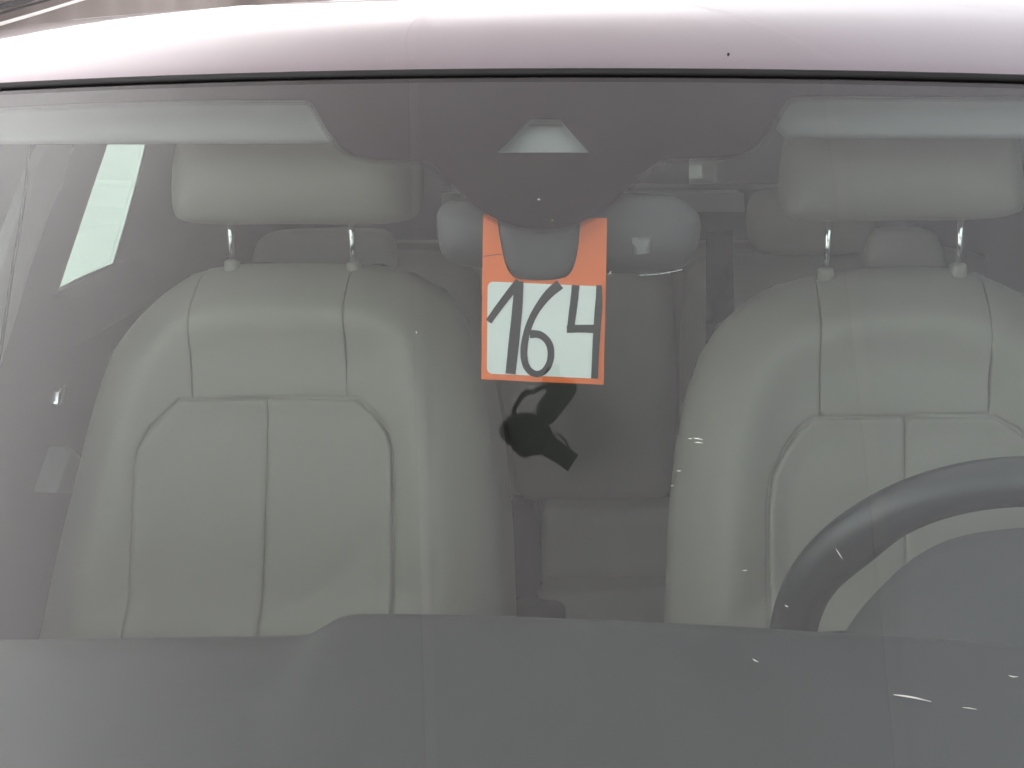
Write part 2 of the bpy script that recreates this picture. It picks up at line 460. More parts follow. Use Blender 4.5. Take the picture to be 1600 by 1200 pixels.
gpoly('frit_band', low + top, -.0030, .0006, 'frit', ws, 14, [trap])
# rows of dots that fade the band out
dv, dfc = [], []
lr = resample(np.array(low), 4.6, False)
tan = np.gradient(lr, axis=0); tan /= np.linalg.norm(tan, axis=1)[:, None]; nrm = np.c_[-tan[:, 1], tan[:, 0]]
for row, (o_, r_) in enumerate(((1.2, 2.1), (5.0, 1.55), (8.4, 1.0))):
    for i in range(len(lr) - 1):
        c = (lr[i] if row % 2 == 0 else (lr[i] + lr[i + 1]) / 2) + nrm[i] * o_
        if not (-40 < c[0] < 1640): continue
        b = len(dv)
        for k in range(7):
            q = 2 * math.pi * k / 7; dv.append(on_glass(c[0] + r_ * math.cos(q), c[1] + r_ * math.sin(q), -.0032))
        dfc.append(tuple(range(b, b + 7)))
tag(obj('frit_dots', dv, dfc, 'frit', ws, False), kind='stuff')

# ---- rubber seal along the header
pts = [(x, SWEEP * x * x + .0005, zt(x) + .0012) for x in np.linspace(-.865, .865, 70)]
tube('header_seal', pts, .0040, 'rubber', car, 10)

# ---- roof skin
def roof_pt(x, t):
    y0 = SWEEP * x * x * max(0, 1 - t / 1.6) + .0055
    tt = max(t, 0)
    z = zt(x) + .0010 + .170 * tt - .055 * tt * tt - .012 * x * x * min(1, tt / .35) + .50 * .14 * (1 - math.exp(-tt / .14)) + .004 * (1 - math.exp(-tt / .006))
    e = max(0, abs(x) - .74)
    z -= 1.1 * e * e * (1 + min(1, tt * 2))
    if t < 0: z += t * 1.2; y0 += 0
    return (x, y0 + max(t, -.001), z)
ts = [-.003, -.0015, 0, .002, .005, .009, .014, .02, .03, .045, .06, .08, .1, .13, .16, .2, .25, .3, .4, .5, .65, .8, 1.0, 1.2, 1.4, 1.6, 1.8, 2.0]
xs = np.linspace(-.93, .93, 75)
rf = obj('roof', [roof_pt(x, t) for t in ts for x in xs], grid_faces(len(ts), 75), 'paint', car)
rf.modifiers.new('thick', 'SOLIDIFY').thickness = .004; rf.modifiers[0].offset = -1
fix_normals(rf)
def project(q):
    v = to_world(np.array(q)) - CAMP; d = v @ FW
    return 800 + FPX * (v @ RT) / d, 600 - FPX * (v @ UP) / d
p = np.array(min((roof_pt(x, t) for x in np.linspace(.1, .35, 60) for t in np.linspace(.002, .12, 60)), key=lambda q: math.hypot(project(q)[0] - 1140, project(q)[1] - 84)))
spot = tube('paint_chip', [p + np.array([0, 0, -.002]), p + np.array([0, -.0004, .0012])], [.0017, .0010], 'rubber', rf, 7)
# headliner
hl = obj('headliner', [(x, roof_pt(x, t)[1], roof_pt(x, t)[2] - (.02 + .03 * min(1, t / .15))) for t in [.0, .05, .12, .25, .5, .9, 1.3, 1.7, 2.0] for x in np.linspace(-.86, .86, 17)], grid_faces(9, 17), 'headliner', car)

# ---- sun visors
def visor(px0, px1, y_bot, y_top, name='sun_visor'):
    y = .045
    poly = pxy([(px0, y_top), (px1, y_top), (px1, y_bot - 14), (px1 - (14 if px1 > px0 else -14), y_bot), (px0, y_bot)], y)
    return pillow(name, poly, lambda u, v, h: (u, y + SWEEP * u * u - h, v), lambda V: np.full(len(V), .012), 'headliner', car, step=.012, seam_r=.012, seam_d=.010, skirt=.016)
visor(-230, 585, 224, 112); visor(1980, 1216, 216, 108)

# ---- sensor cover and camera tray behind the band
def glassmap(off):
    def f(u, v, h): return on_glass(u, v, off + h)
    return f
cov = gpoly('sensor_cover', [(664, 200), (667, 246), (676, 258), (692, 273), (704, 283), (760, 322), (850, 338), (935, 322), (984, 281), (1004, 272), (1020, 262), (1042, 257), (1058, 242), (1062, 200), (1000, 240), (930, 246), (850, 246), (770, 246), (700, 240)], -.020, .012, 'cover', car, 14)
ct = gpoly('camera_tray', [(764, 238), (812, 192), (826, 197), (878, 197), (892, 192), (934, 238)], -.0125, .002, 'tray', cov, 10)
ct2 = gpoly('camera_shroud', [(768, 236), (826, 176), (880, 176), (930, 236), (919, 234), (877, 193), (829, 193), (779, 234)], -.0102, .0015, 'cover', cov, 10)

# ---- rear-view mirror with its mount
ym = -.140
mo = smooth_poly([(684, 322), (716, 310), (800, 303), (900, 301), (1010, 302), (1062, 310), (1091, 330), (1096, 358), (1088, 396), (1070, 416), (1040, 424), (950, 428), (840, 426), (760, 421), (712, 414), (690, 398), (683, 360)], 2)
mp = pxy(mo, ym)
mir = pillow('rear_view_mirror', mp, ymap(ym), lambda V: .030 * prof(dist_poly(V, mp) / .032), 'darktrim', car, step=.007, rings=(.001, .003, .006), seam_d=0, skirt=.012)
sq = pxy([(989, 368), (1019, 366), (1016, 391), (992, 394)], ym)
pillow('mirror_sticker', sq, ymap(ym), .0315, 'sticker', mir, step=.004, rings=(), seam_d=0, skirt=.003)
gl = [on_y(a, b, ym - .006) for a, b in smooth_poly([(998, 430), (1022, 429), (1045, 426), (1066, 421)], 2, False)]
tube('chrome_trim', gl, .0007, 'chrome', mir, 6)
ymt = -.188
mt = smooth_poly([(792, 340), (779, 348), (784, 385), (792, 415), (806, 432), (826, 437), (850, 438), (874, 436), (890, 431), (900, 413), (906, 380), (908, 348), (896, 340)], 2)
mtp = pxy(mt, ymt)
pillow('mirror_mount', mtp, ymap(ymt), lambda V: .008 * prof(dist_poly(V, mtp) / .012), 'darktrim', mir, step=.006, rings=(.001, .003), seam_d=0, skirt=.04)

# ---- door and pillar trim on both sides
XW = .74
hole = [(168, 226), (230, 226), (214, 292), (198, 350), (180, 411), (135, 430), (92, 452), (112, 392), (140, 308)]
hy = [on_x(a, b, -XW) for a, b in hole]; hole_yz = np.array([[p[1], p[2]] for p in hy])
front_win = np.array([(-.48, 1.09), (.12, 1.09), (.18, 1.44), (.12, 1.455), (-.02, 1.36)])
def side_trim(s):
    poly = np.array([(-.60, .35), (2.1, .35), (2.1, 1.50), (1.5, 1.56), (.5, 1.57), (.16, 1.49), (-.08, 1.35), (-.60, 1.06)])
    st = pillow('side_trim', poly, lambda u, v, h: (s * (XW - h), u, v), 0.0, 'darktrim', car, step=.05, rings=(), seam_d=0, skirt=.004, holes=[hole_yz, front_win])
    for hh in (hole_yz, front_win):
        g = np.array(hh); c = g.mean(0); g = c + (g - c) * 1.18
        n = len(g); V = [(s * (XW + .006), a, b) for a, b in g] + [(s * (XW + .010), a, b) for a, b in g]
        fix_normals(obj('side_window', V, [tuple(range(n)), tuple(range(n, 2 * n))[::-1]] + [(i, (i + 1) % n, (i + 1) % n + n, i + n) for i in range(n)], 'sideglass', st, False))
    # padded ledge under the rear window
    e0, e1 = hole_yz[6] + (-.02, -.006), hole_yz[4] + (.05, .004)
    rows = []
    for k in range(8):
        q = k / 7 * math.pi * .6; rows.append((.045 * math.sin(q), -.05 * (1 - math.cos(q))))
    V = [(s * (XW - a), e[0], e[1] + b) for a, b in rows for e in (e0, e1)]
    V += [(s * XW, e[0], e[1] - .09) for e in (e0, e1)]
    fix_normals(obj('window_ledge', V, grid_faces(9, 2), 'darktrim', st))
    return st
stl = side_trim(-1); strr = side_trim(1)
def xmap(x, dirn=1): return lambda u, v, h: (x + dirn * h, u, v)
def pxx(pts, x): return np.array([[p[1], p[2]] for p in (on_x(a, b, x) for a, b in pts)])
pillow('pillar_cover', pxx([(56, 226), (104, 226), (84, 292), (58, 352), (34, 420), (14, 490), (-30, 620), (-90, 640), (-40, 480), (0, 362)], -XW), xmap(-XW), .016, 'greytrim', stl, step=.012, rings=(.002, .005), seam_r=.008, seam_d=.008, skirt=.02)
tube('seat_belt', [on_x(a, b, -XW + .022) for a, b in smooth_poly([(46, 226), (41, 290), (30, 360), (18, 430), (8, 500), (-10, 620)], 2, False)], .0022, 'belt', stl, 6)
pillow('door_handle', pxx(smooth_poly([(84, 602), (94, 599), (92, 616), (85, 634), (79, 638), (80, 622)], 1), -XW), xmap(-XW), .012, 'chrome', stl, step=.004, rings=(), seam_d=.003, seam_r=.004, skirt=.012)
pillow('belt_anchor', pxx([(103, 698), (122, 716), (116, 770), (78, 770)], -XW + .05), xmap(-XW + .05), .01, 'sticker', stl, step=.01, rings=(.002,), seam_d=.004, seam_r=.006, skirt=.03)

# ---- front seats
RECL = R_(15)
def make_seat(spec):
    ys, zs = spec['y'], spec['z']
    n = np.array([0, -math.cos(RECL), math.sin(RECL)]); t = np.array([0, math.sin(RECL), math.cos(RECL)]); p0 = np.array([0, ys, zs])
    def uv(pts):
        out = []
        for a, b in pts:
            p = on_plane(a, b, p0, n); out.append((p[0], (p - p0) @ t))
        return np.array(out)
    def mp_(u, v, h): return p0 + np.array([u, 0, 0]) + t * v + n * h
    outl = uv(spec['outline'])
    ins = uv(spec['insert'])
    def H(V):
        d = dist_poly(V, outl)
        h = .062 * prof(d / .085) + .016 * np.exp(-((d - .075) / .035) ** 2)
        if 'crease' in spec: h = h - .0022 * np.exp(-(dist_poly(V, uv(spec['crease']), False) / .006) ** 2)
        di = dist_poly(V, ins); ii = inside(V, ins)
        return h - np.where(ii, .012 * np.clip(di / .02, 0, 1), 0) + np.where(ii, .010 * prof(di / .03), -.004 * np.exp(-di / .012))
    Hr = lambda V: H(V) - .0052
    seat = pillow('front_seat', outl, mp_, Hr, 'leather', car, step=.012, rings=(.003, .006, .012), seam_d=0, skirt=.12)
    for piece in spec['pieces']:
        nm, poly = piece[0], uv(piece[1])
        pillow(nm, poly, mp_, H, 'leather', seat, step=.011, rings=(.0018, .004, .008), seam_r=piece[2] if len(piece) > 2 else .0035, seam_d=piece[3] if len(piece) > 3 else .0008, skirt=.010)
    # headrest
    hp = pxy(spec['headrest'], spec['hy'])
    hd = pillow('headrest', hp, ymap(spec['hy']), lambda V: .05 * prof(dist_poly(V, hp) / .05) + .004 * np.cos(V[:, 0] * 9), 'leather', seat, step=.014, rings=(.002, .006, .014), seam_d=0, skirt=.05)
    for (a0, b0), (a1, b1), sl in spec['posts']:
        q0, q1 = on_y(a0, b0 - 40, spec['hy'] + .03), on_y(a1, b1 + 12, spec['hy'] + .02)
        tube('headrest_post', [q0, q0 * .5 + q1 * .5, q1], .0040, 'chrome', seat, 12)
        c = on_y(a1, b1 + 2, spec['hy'] + .015)
        fix_normals(obj('post_sleeve', *tube_geo([c + np.array([0, 0, -.012]), c + np.array([0, 0, .004]), c + np.array([0, 0, .007])], [.011, .010, .007], 16), 'leather', seat))
    return seat
# outline, clockwise, in photograph pixels
outL = smooth_poly([(300, 432), (340, 419), (400, 411), (500, 411), (600, 414), (650, 428), (700, 455), (735, 505), (752, 580), (768, 670), (780, 780), (786, 900), (790, 1080), (48, 1080), (68, 1000), (92, 880), (120, 768), (150, 645), (180, 552), (212, 508), (255, 464)], 1)
topL = [(330, 412), (330, 430)]
def clip_path(*a): return [p for seg in a for p in seg]
insL = [(310, 629), (440, 627), (575, 628), (600, 648), (622, 678), (630, 705), (631, 800), (630, 1060), (226, 1060), (231, 990), (240, 860), (247, 740), (252, 705), (270, 672)]
left = dict(crease=[(612, 815), (570, 868), (530, 905), (488, 942)], y=.31, z=1.30, hy=.27, outline=outL, insert=insL, pieces=[
    ('upper_panel', [(331, 421), (400, 411.5), (500, 411.5), (559, 412.5), (560, 520), (561, 625), (440, 624), (330, 626), (330, 520)]),
    ('side_bolster', [(560, 413), (600, 414), (650, 428), (700, 455), (735, 505), (752, 580), (768, 670), (780, 780), (786, 900), (790, 1080), (634, 1062), (634, 800), (633, 705), (625, 676), (602, 645), (577, 625), (562, 625)]),
    ('side_bolster', [(48, 1080), (68, 1000), (92, 880), (120, 768), (150, 645), (180, 552), (212, 508), (255, 464), (300, 432), (330, 422), (329, 520), (328, 626), (308, 627), (267, 669), (249, 704), (244, 740), (237, 860), (228, 990), (222, 1062)]),
    ('insert_panel', [(310, 629), (443, 628), (441, 700), (437, 850), (431, 995), (429, 1060), (226, 1060), (231, 990), (240, 860), (247, 740), (252, 705), (270, 672)], .010, .004),
    ('insert_panel', [(443, 628), (575, 628), (600, 648), (622, 678), (630, 705), (631, 800), (630, 1060), (429, 1060), (431, 995), (437, 850), (441, 700)], .010, .004)],
    headrest=smooth_poly([(290, 200), (460, 196), (630, 200), (648, 240), (650, 320), (635, 348), (560, 352), (460, 350), (330, 352), (282, 346), (272, 320), (274, 240)], 2),
    posts=[((357, 345), (363, 412), 0), ((546, 345), (553, 414), 0)])
seat1 = make_seat(left)
outR = smooth_poly([(1250, 436), (1300, 424), (1400, 416), (1480, 418), (1530, 430), (1600, 462), (1670, 520), (1710, 610), (1740, 760), (1780, 900), (1800, 1080), (1036, 1080), (1040, 960), (1046, 800), (1060, 660), (1085, 570), (1120, 510), (1165, 470), (1205, 448)], 1)
insR = [(1262, 657), (1400, 654), (1530, 655), (1562, 674), (1588, 702), (1602, 740), (1612, 860), (1620, 1060), (1196, 1060), (1194, 900), (1194, 780), (1200, 742), (1218, 705), (1240, 675)]
right = dict(crease=[(1205, 845), (1228, 872), (1250, 905)], y=.31, z=1.30, hy=.27, outline=outR, insert=insR, pieces=[
    ('upper_panel', [(1270, 431), (1300, 424.5), (1400, 416.5), (1480, 418.5), (1521, 427), (1522, 520), (1521, 651), (1400, 650), (1271, 653), (1270, 520)]),
    ('side_bolster', [(1523, 428), (1600, 462), (1670, 520), (1710, 610), (1740, 760), (1780, 900), (1800, 1080), (1624, 1062), (1616, 860), (1606, 738), (1591, 700), (1565, 671), (1532, 652), (1523, 651)]),
    ('side_bolster', [(1036, 1080), (1040, 960), (1046, 800), (1060, 660), (1085, 570), (1120, 510), (1165, 470), (1205, 448), (1250, 436), (1268, 432), (1268, 520), (1269, 653), (1260, 654), (1237, 672), (1215, 703), (1196, 742), (1190, 780), (1190, 900), (1192, 1062)]),
    ('insert_panel', [(1262, 657), (1398, 654), (1399, 800), (1402, 1060), (1196, 1060), (1194, 900), (1194, 780), (1200, 742), (1218, 705), (1240, 675)], .010, .004),
    ('insert_panel', [(1398, 654), (1530, 655), (1562, 674), (1588, 702), (1602, 740), (1612, 860), (1620, 1060), (1402, 1060), (1399, 800)], .010, .004)],
    headrest=smooth_poly([(1236, 192), (1400, 188), (1580, 192), (1592, 230), (1600, 310), (1592, 338), (1500, 345), (1400, 345), (1300, 347), (1232, 345), (1220, 318), (1226, 240)], 2),
    posts=[((1298, 345), (1290, 425), 0), ((1504, 343), (1497, 418), 0)])
seat2 = make_seat(right)
seat1['label'] = 'beige leather front seat on the picture left, clear of the steering wheel'
seat2['label'] = 'beige leather front seat behind the steering wheel'

# ---- rear bench
yr = 1.16
rb = pillow('rear_seat', pxy([(330, 395), (420, 380), (1440, 380), (1540, 400), (1540, 800), (330, 800)], yr + .05), ymap(yr + .05), 0.0, 'leather2', car, step=.08, rings=(), seam_d=0, skirt=.10)
def rpiece(name, pts, y=yr, bul=.045, r=.06, m='leather2', seam=(.008, .005), parent=None, it=1):
    P = pxy(smooth_poly(pts, it) if it else pts, y)
    return pillow(name, P, ymap(y), lambda V: bul * prof(dist_poly(V, P) / r), m, parent or rb, step=.02, rings=(.003, .008), seam_r=seam[0], seam_d=seam[1], skirt=.05)
rpiece('rear_backrest', [(420, 398), (560, 392), (700, 394), (738, 420), (752, 500), (764, 600), (780, 690), (797, 782), (797, 860), (420, 860)])
rpiece('rear_backrest', [(760, 415), (800, 400), (1000, 398), (1044, 415), (1056, 470), (1056, 700), (1052, 776), (1000, 781), (860, 781), (806, 781), (800, 700), (780, 600), (764, 500)])
rpiece('rear_backrest', [(1062, 430), (1090, 400), (1200, 395), (1500, 395), (1500, 860), (1062, 860)])
rpiece('rear_headrest', [(392, 420), (398, 385), (412, 366), (440, 359), (560, 358), (600, 361), (612, 385), (612, 430), (392, 430)], 1.08, .03, .03, 'leather3')
rpiece('rear_headrest', [(1350, 430), (1350, 372), (1372, 357), (1440, 356), (1462, 362), (1474, 385), (1482, 420), (1482, 430)], 1.08, .03, .03, 'leather3')
rpiece('rear_headrest', [(1168, 330), (1176, 305), (1200, 294), (1300, 292), (1350, 300), (1368, 330), (1366, 378), (1350, 398), (1190, 400), (1170, 380)], 1.10, .03, .03)
rpiece('armrest', [(852, 788), (1110, 788), (1110, 914), (848, 914), (845, 905), (845, 800)], yr - .06, .03, .03, 'leather3', it=0)
rpiece('armrest_lid', [(850, 916), (1110, 914), (1110, 1020), (830, 1020), (837, 935)], yr - .14, .03, .03, 'leather3', it=0)
rpiece('shaded_gap_fill', [(782, 784), (850, 786), (852, 1020), (784, 1020)], yr - .03, .01, .02, 'belt')  # black filler standing in for the shaded gap beside the armrest
rpiece('belt_buckle', [(800, 945), (868, 944), (882, 952), (884, 975), (800, 978)], yr - .19, .02, .012, 'darktrim')
pillow('rear_belt', pxy([(1103, 362), (1146, 358), (1147, 488), (1103, 541)], .98), ymap(.98), .002, 'belt', rb, step=.02, rings=(), seam_d=0, skirt=.003)
# parcel shelf, tailgate trim with its window
ysf = 1.62
def slab(name, pts, y, depth, m, parent):
    return pillow(name, pxy(pts, y), ymap(y), 0.0, m, parent, step=.06, rings=(), seam_d=0, skirt=-depth if depth < 0 else depth)
sh = slab('parcel_shelf', [(690, 302), (1162, 302), (1164, 331), (690, 331)], ysf, .35, 'shelf', car)
tube('shelf_rail', [on_y(a, b, ysf - .02) for a, b in ((690, 294), (900, 292), (1100, 291), (1216, 291))], .0075, 'shelf', sh, 8)
gap = pxy([(1077, 236), (1119, 236), (1118, 288), (1076, 288)], 1.95)
tg = pillow('tailgate_trim', np.array([(-.80, .4), (.80, .4), (.80, 1.62), (-.80, 1.62)]), ymap(1.95), 0.0, 'reartrim', car, step=.12, rings=(), seam_d=0, skirt=.004, holes=[gap])
c = gap.mean(0); g2 = c + (gap - c) * 1.05
fix_normals(obj('rear_window', [(a, 1.99, b) for a, b in g2] + [(a, 1.994, b) for a, b in g2], [(0, 1, 2, 3), (7, 6, 5, 4)] + [(i, (i + 1) % 4, (i + 1) % 4 + 4, i + 4) for i in range(4)], 'rearglass', tg, False))
box('cabin_floor', (0, .7, .30), (1.5, 2.6, .04), 'darktrim', car, .005)

# ---- dashboard
yd = -.45
edge = smooth_poly([(-640, 1022), (-330, 1012), (-150, 1007), (0, 1002), (240, 998), (440, 996), (488, 994), (508, 984), (528, 970), (548, 963), (575, 961), (700, 963), (780, 965), (900, 969), (1040, 975), (1180, 983), (1320, 992), (1500, 1003), (1800, 1020), (2050, 1040), (2330, 1060)], 2, False)
E3 = []
for a, b in edge:
    y_ = yd
    for _ in range(6): q = on_y(a, b, y_); y_ = yd + SWEEP * q[0] ** 2
    E3.append(q)
V = []; rows = [(.05, -.14), (.012, -.05), (.004, -.012), (0, 0), (-.006, .0035), (-.02, .004), (-.05, -.008), (-.10, -.036), (-.16, -.072), (-.22, -.108), (-.235, -.122), (-.25, -.128), (-.32, -.168), (-.38, -.21)]
for dy, dz in rows:
    for p in E3:
        k = min(1, max(0, (-dy - .01) / .10)); zb = p[2] * (1 - .85 * k) + 1.172 * .85 * k
        V.append((p[0], p[1] + dy, zb + dz))
dash = sharp(fix_normals(obj('dashboard', V, grid_faces(len(rows), len(E3)), 'dash', car)), 60)
# hood over the instruments
hb = smooth_poly([(1300, 1012), (1318, 990), (1345, 950), (1400, 892), (1450, 856), (1500, 838), (1560, 829), (1620, 825), (1720, 826), (1820, 842), (1900, 890), (1960, 960), (2000, 1030)], 2, False)
H3 = [on_y(a, b, -.355) for a, b in hb]
V = []; rows2 = [(.03, -.05, .98), (.006, -.012, .995), (0, 0, 1), (-.006, .003, 1), (-.02, -.002, 1.0), (-.06, -.02, 1.02), (-.12, -.06, 1.06), (-.18, -.105, 1.10), (-.25, -.16, 1.13), (-.33, -.22, 1.15)]
cxh = .41
for dy, dz, s in rows2:
    for p in H3: V.append((cxh + (p[0] - cxh) * s, p[1] + dy, p[2] + dz))
fix_normals(obj('instrument_hood', V, grid_faces(len(rows2), len(H3)), 'dash', dash))

# ---- steering wheel
wc = np.array([.40, -.215, 1.058]); wt = R_(22); WR = .1655
wu = np.array([0, -math.sin(wt), math.cos(wt)]); wn = np.array([0, math.cos(wt), math.sin(wt)])
V = []; NS, NT = 96, 16
for i in range(NS):
    ph = 2 * math.pi * i / NS; rad = np.array([math.cos(ph), 0, 0]) + math.sin(ph) * wu
    deg = math.degrees(ph) % 360
    bul = sum(math.exp(-(((deg - c + 180) % 360 - 180) / 13) ** 2) for c in (143, 37)) * .0065
    ri = .0198 + bul; ro = .0198
    for k in range(NT):
        q = 2 * math.pi * k / NT; cq = math.cos(q)
        rr = ro if cq > 0 else ri
        V.append(wc + rad * (WR + rr * cq) + wn * .0185 * math.sin(q))
sw = fix_normals(obj('steering_wheel', V, [(i * NT + k, i * NT + (k + 1) % NT, ((i + 1) % NS) * NT + (k + 1) % NT, ((i + 1) % NS) * NT + k) for i in range(NS) for k in range(NT)], 'wheel', car))
hub = []
for i in range(24):
    ph = 2 * math.pi * i / 24; hub.append(wc + np.array([.068 * math.cos(ph), 0, 0]) + .06 * math.sin(ph) * wu)
fix_normals(obj('wheel_hub', [p + wn * .02 for p in hub] + [p - wn * .03 for p in hub] + [wc + wn * .03], [(i, (i + 1) % 24, (i + 1) % 24 + 24, i + 24) for i in range(24)] + [(i, 48, (i + 1) % 24) for i in range(24)] + [tuple(range(24, 48))], 'wheel', sw))
for a in (192, -12, 270):
    q = R_(a); d = np.array([math.cos(q), 0, 0]) + math.sin(q) * wu
    tube('spoke', [wc + d * .05, wc + d * .11, wc + d * .165], [.026, .019, .021], 'wheel', sw, 10)

# ---- marks on the glass
def fleck(pts, wd):
    P = [on_glass(a, b, .0004) for a, b in pts]
    n = len(P); r = [.75 * wd * math.sin(math.pi * (i + .35) / (n - .3)) for i in range(n)]
    o = tube('water_mark', P, r, 'mark', ws, 6)
for pts, wd in [([(1396, 1086), (1412, 1088), (1430, 1091), (1455, 1097)], .0007), ([(1504, 1106), (1514, 1107), (1526, 1109)], .0004), ([(1176, 1030), (1180, 1033), (1185, 1035)], .0005),
                ([(1075, 686), (1079, 686), (1081, 687)], .0005), ([(1083, 685), (1090, 686), (1098, 688)], .0006), ([(1085, 692), (1091, 692), (1098, 693)], .0006), ([(1058, 736), (1061, 737), (1064, 736)], .0005),
                ([(1048, 759), (1050, 760), (1052, 759)], .0004), ([(1306, 858), (1311, 866), (1316, 874)], .0003), ([(1576, 1056), (1582, 1058), (1590, 1058)], .0005), ([(950, 430), (953, 428), (955, 424)], .0007),
                ([(840, 312), (842, 312.5), (844, 312)], .0011), ([(862, 345), (863, 345), (864, 345)], .0005), ([(650, 518), (651, 520), (651, 522)], .0004), ([(1226, 946), (1229, 948), (1232, 949)], .0004), ([(1160, 892), (1164, 892), (1168, 891)], .0004)]:
    fleck(pts, wd)

# ---- bodywork around the frame
def pillar(s):
    P = []
    top_, bot = np.array([s * .735, SWEEP * .735 ** 2 + .02, zt(.735) + .005]), np.array([s * .80, -.86, 1.0])
    for k in range(10):
        q = k / 9; z = zt(.86) - .55 * q
        P.append((s * .885, gy(.86, z) + .03, z))
    return tube('windscreen_pillar', P, [.034] * 10, 'paint', car, 12)
pillar(-1); pillar(1)
V = []
for j, (y, z, hw) in enumerate([(-.80, .965, .93), (-.95, .985, .93), (-1.1, .97, .92), (-1.3, .945, .91), (-1.55, .90, .88), (-1.75, .84, .82), (-1.83, .78, .72), (-1.85, .60, .72), (-1.84, .30, .70)]):
    for i in range(21):
        x = -1 + 2 * i / 20; V.append((hw * x, y + .12 * x * x * (j / 5), z - .07 * x ** 4 - (.02 * math.exp(-((abs(x) - .62) / .1) ** 2) if j < 6 else 0)))
fix_normals(obj('bonnet', V, grid_faces(9, 21), 'paint', car))
for s in (-1, 1):
    V = []
    ys_ = np.linspace(-1.75, 2.6, 30)
    for y in ys_:
        bl_ = 1.0 + .05 * min(1, max(0, (y + 1) / 2.5)) - .25 * max(0, (-y - 1.2)) ** 1.3
        tp = 1 - .10 * max(0, (-y - 1.0)) - .08 * max(0, y - 1.8)
        for x, z in ((.80, bl_ + .02), (.90, bl_), (.94, bl_ - .06), (.955, .78), (.95, .55), (.92, .36), (.85, .24)): V.append((s * x * tp, y, z))
    fix_normals(obj('body_side', V, grid_faces(30, 7), 'paint', car))
    for y in (-1.05, 1.75):
        V = []
        prof_w = [(.20, -.10), (.31, -.115), (.345, -.09), (.352, 0), (.345, .09), (.31, .115), (.20, .10)]
        for k in range(40):
            q = 2 * math.pi * k / 40
            for r, o_ in prof_w: V.append((s * (.80 + .04) + o_, y + r * math.cos(q), .352 + r * math.sin(q)))
        wh = fix_normals(obj('wheel', V, [(k * 7 + a, k * 7 + a + 1, ((k + 1) % 40) * 7 + a + 1, ((k + 1) % 40) * 7 + a) for k in range(40) for a in range(6)], 'tyre', car))
        V = [(s * .89, y, .352)] + [(s * (.90 if k % 2 else .87), y + .21 * math.cos(2 * math.pi * k / 20), .352 + .21 * math.sin(2 * math.pi * k / 20)) for k in range(20)]
        fix_normals(obj('rim', V, [(0, 1 + k, 1 + (k + 1) % 20) for k in range(20)], 'chrome', wh, False))
V = []
for y, z, hw in [(2.02, 1.58, .66), (2.3, 1.35, .72), (2.55, 1.08, .80), (2.66, .95, .82), (2.68, .6, .82), (2.6, .28, .78)]:
    for i in range(11): x = -1 + .2 * i; V.append((hw * x, y - .08 * x * x, z - .03 * x * x))
fix_normals(obj('tailgate', V, grid_faces(6, 11), 'paint', car))

# ================================================================== THE NUMBER CARD hanging on the mirror mount
yc = -.190
base = on_y(848, 600, yc); bw = to_world(base)
card = empty('number_card', tuple(bw), -YAW)
tag(card, 'orange hanging card with handwritten black 164 on a white field, hooked on mirror mount', 'card')
def cl(P): return np.asarray(P) - base
def cmap(off): return lambda u, v, h: (u - base[0], yc - base[1] - off - h, v - base[2])
cut = smooth_poly([(776, 330), (777, 345), (781, 372), (786, 400), (792, 420), (802, 434), (818, 438), (846, 439), (880, 436), (893, 426), (900, 406), (904, 375), (908, 341)], 2, False)
cardpoly = [(755, 335)] + [(776, 335.6)] + [tuple(p) for p in cut[2:-1]] + [(909, 340), (948.5, 341), (946, 470), (943, 601), (848, 597), (752, 592.6), (753, 460)]
cp = pillow('card_sheet', pxy(cardpoly, yc), cmap(0), 0.0, 'orange', card, step=.006, rings=(), seam_d=0, skirt=.0005, closed_back=True)
def flat(o):
    o.data.polygons.foreach_set('use_smooth', [False] * len(o.data.polygons)); return o
flat(cp)
wl = []
for (x, y), (sx, sy) in (((762, 440), (1, 1)), ((939, 447), (-1, 1)), ((931.5, 591), (-1, -1)), ((761, 584), (1, -1))):
    r = 9; c0 = (x + sx * r, y + sy * r); a0 = {(1, 1): 180, (-1, 1): 270, (-1, -1): 0, (1, -1): 90}[(sx, sy)]
    for k in range(7):
        q = R_(a0 + 15 * k); wl.append((c0[0] + r * math.cos(q), c0[1] + r * math.sin(q)))
flat(pillow('white_field', pxy(wl, yc), cmap(.0004), 0.0, 'white', cp, step=.008, rings=(), seam_d=0, skirt=.0003))
def stroke_poly(pts, wd, sm=2):
    P = smooth_poly(pts, sm, False) if sm else np.array(pts, float); P = resample(P, 4, False)
    W = np.interp(np.linspace(0, 1, len(P)), np.linspace(0, 1, len(wd)), wd) if not np.isscalar(wd) else np.full(len(P), wd)
    rng = np.random.RandomState(len(P)); W = W + rng.uniform(-.35, .35, len(P))
    T = np.gradient(P, axis=0); T /= np.linalg.norm(T, axis=1)[:, None]; N = np.c_[-T[:, 1], T[:, 0]]
    return P + N * W[:, None] / 2, P - N * W[:, None] / 2
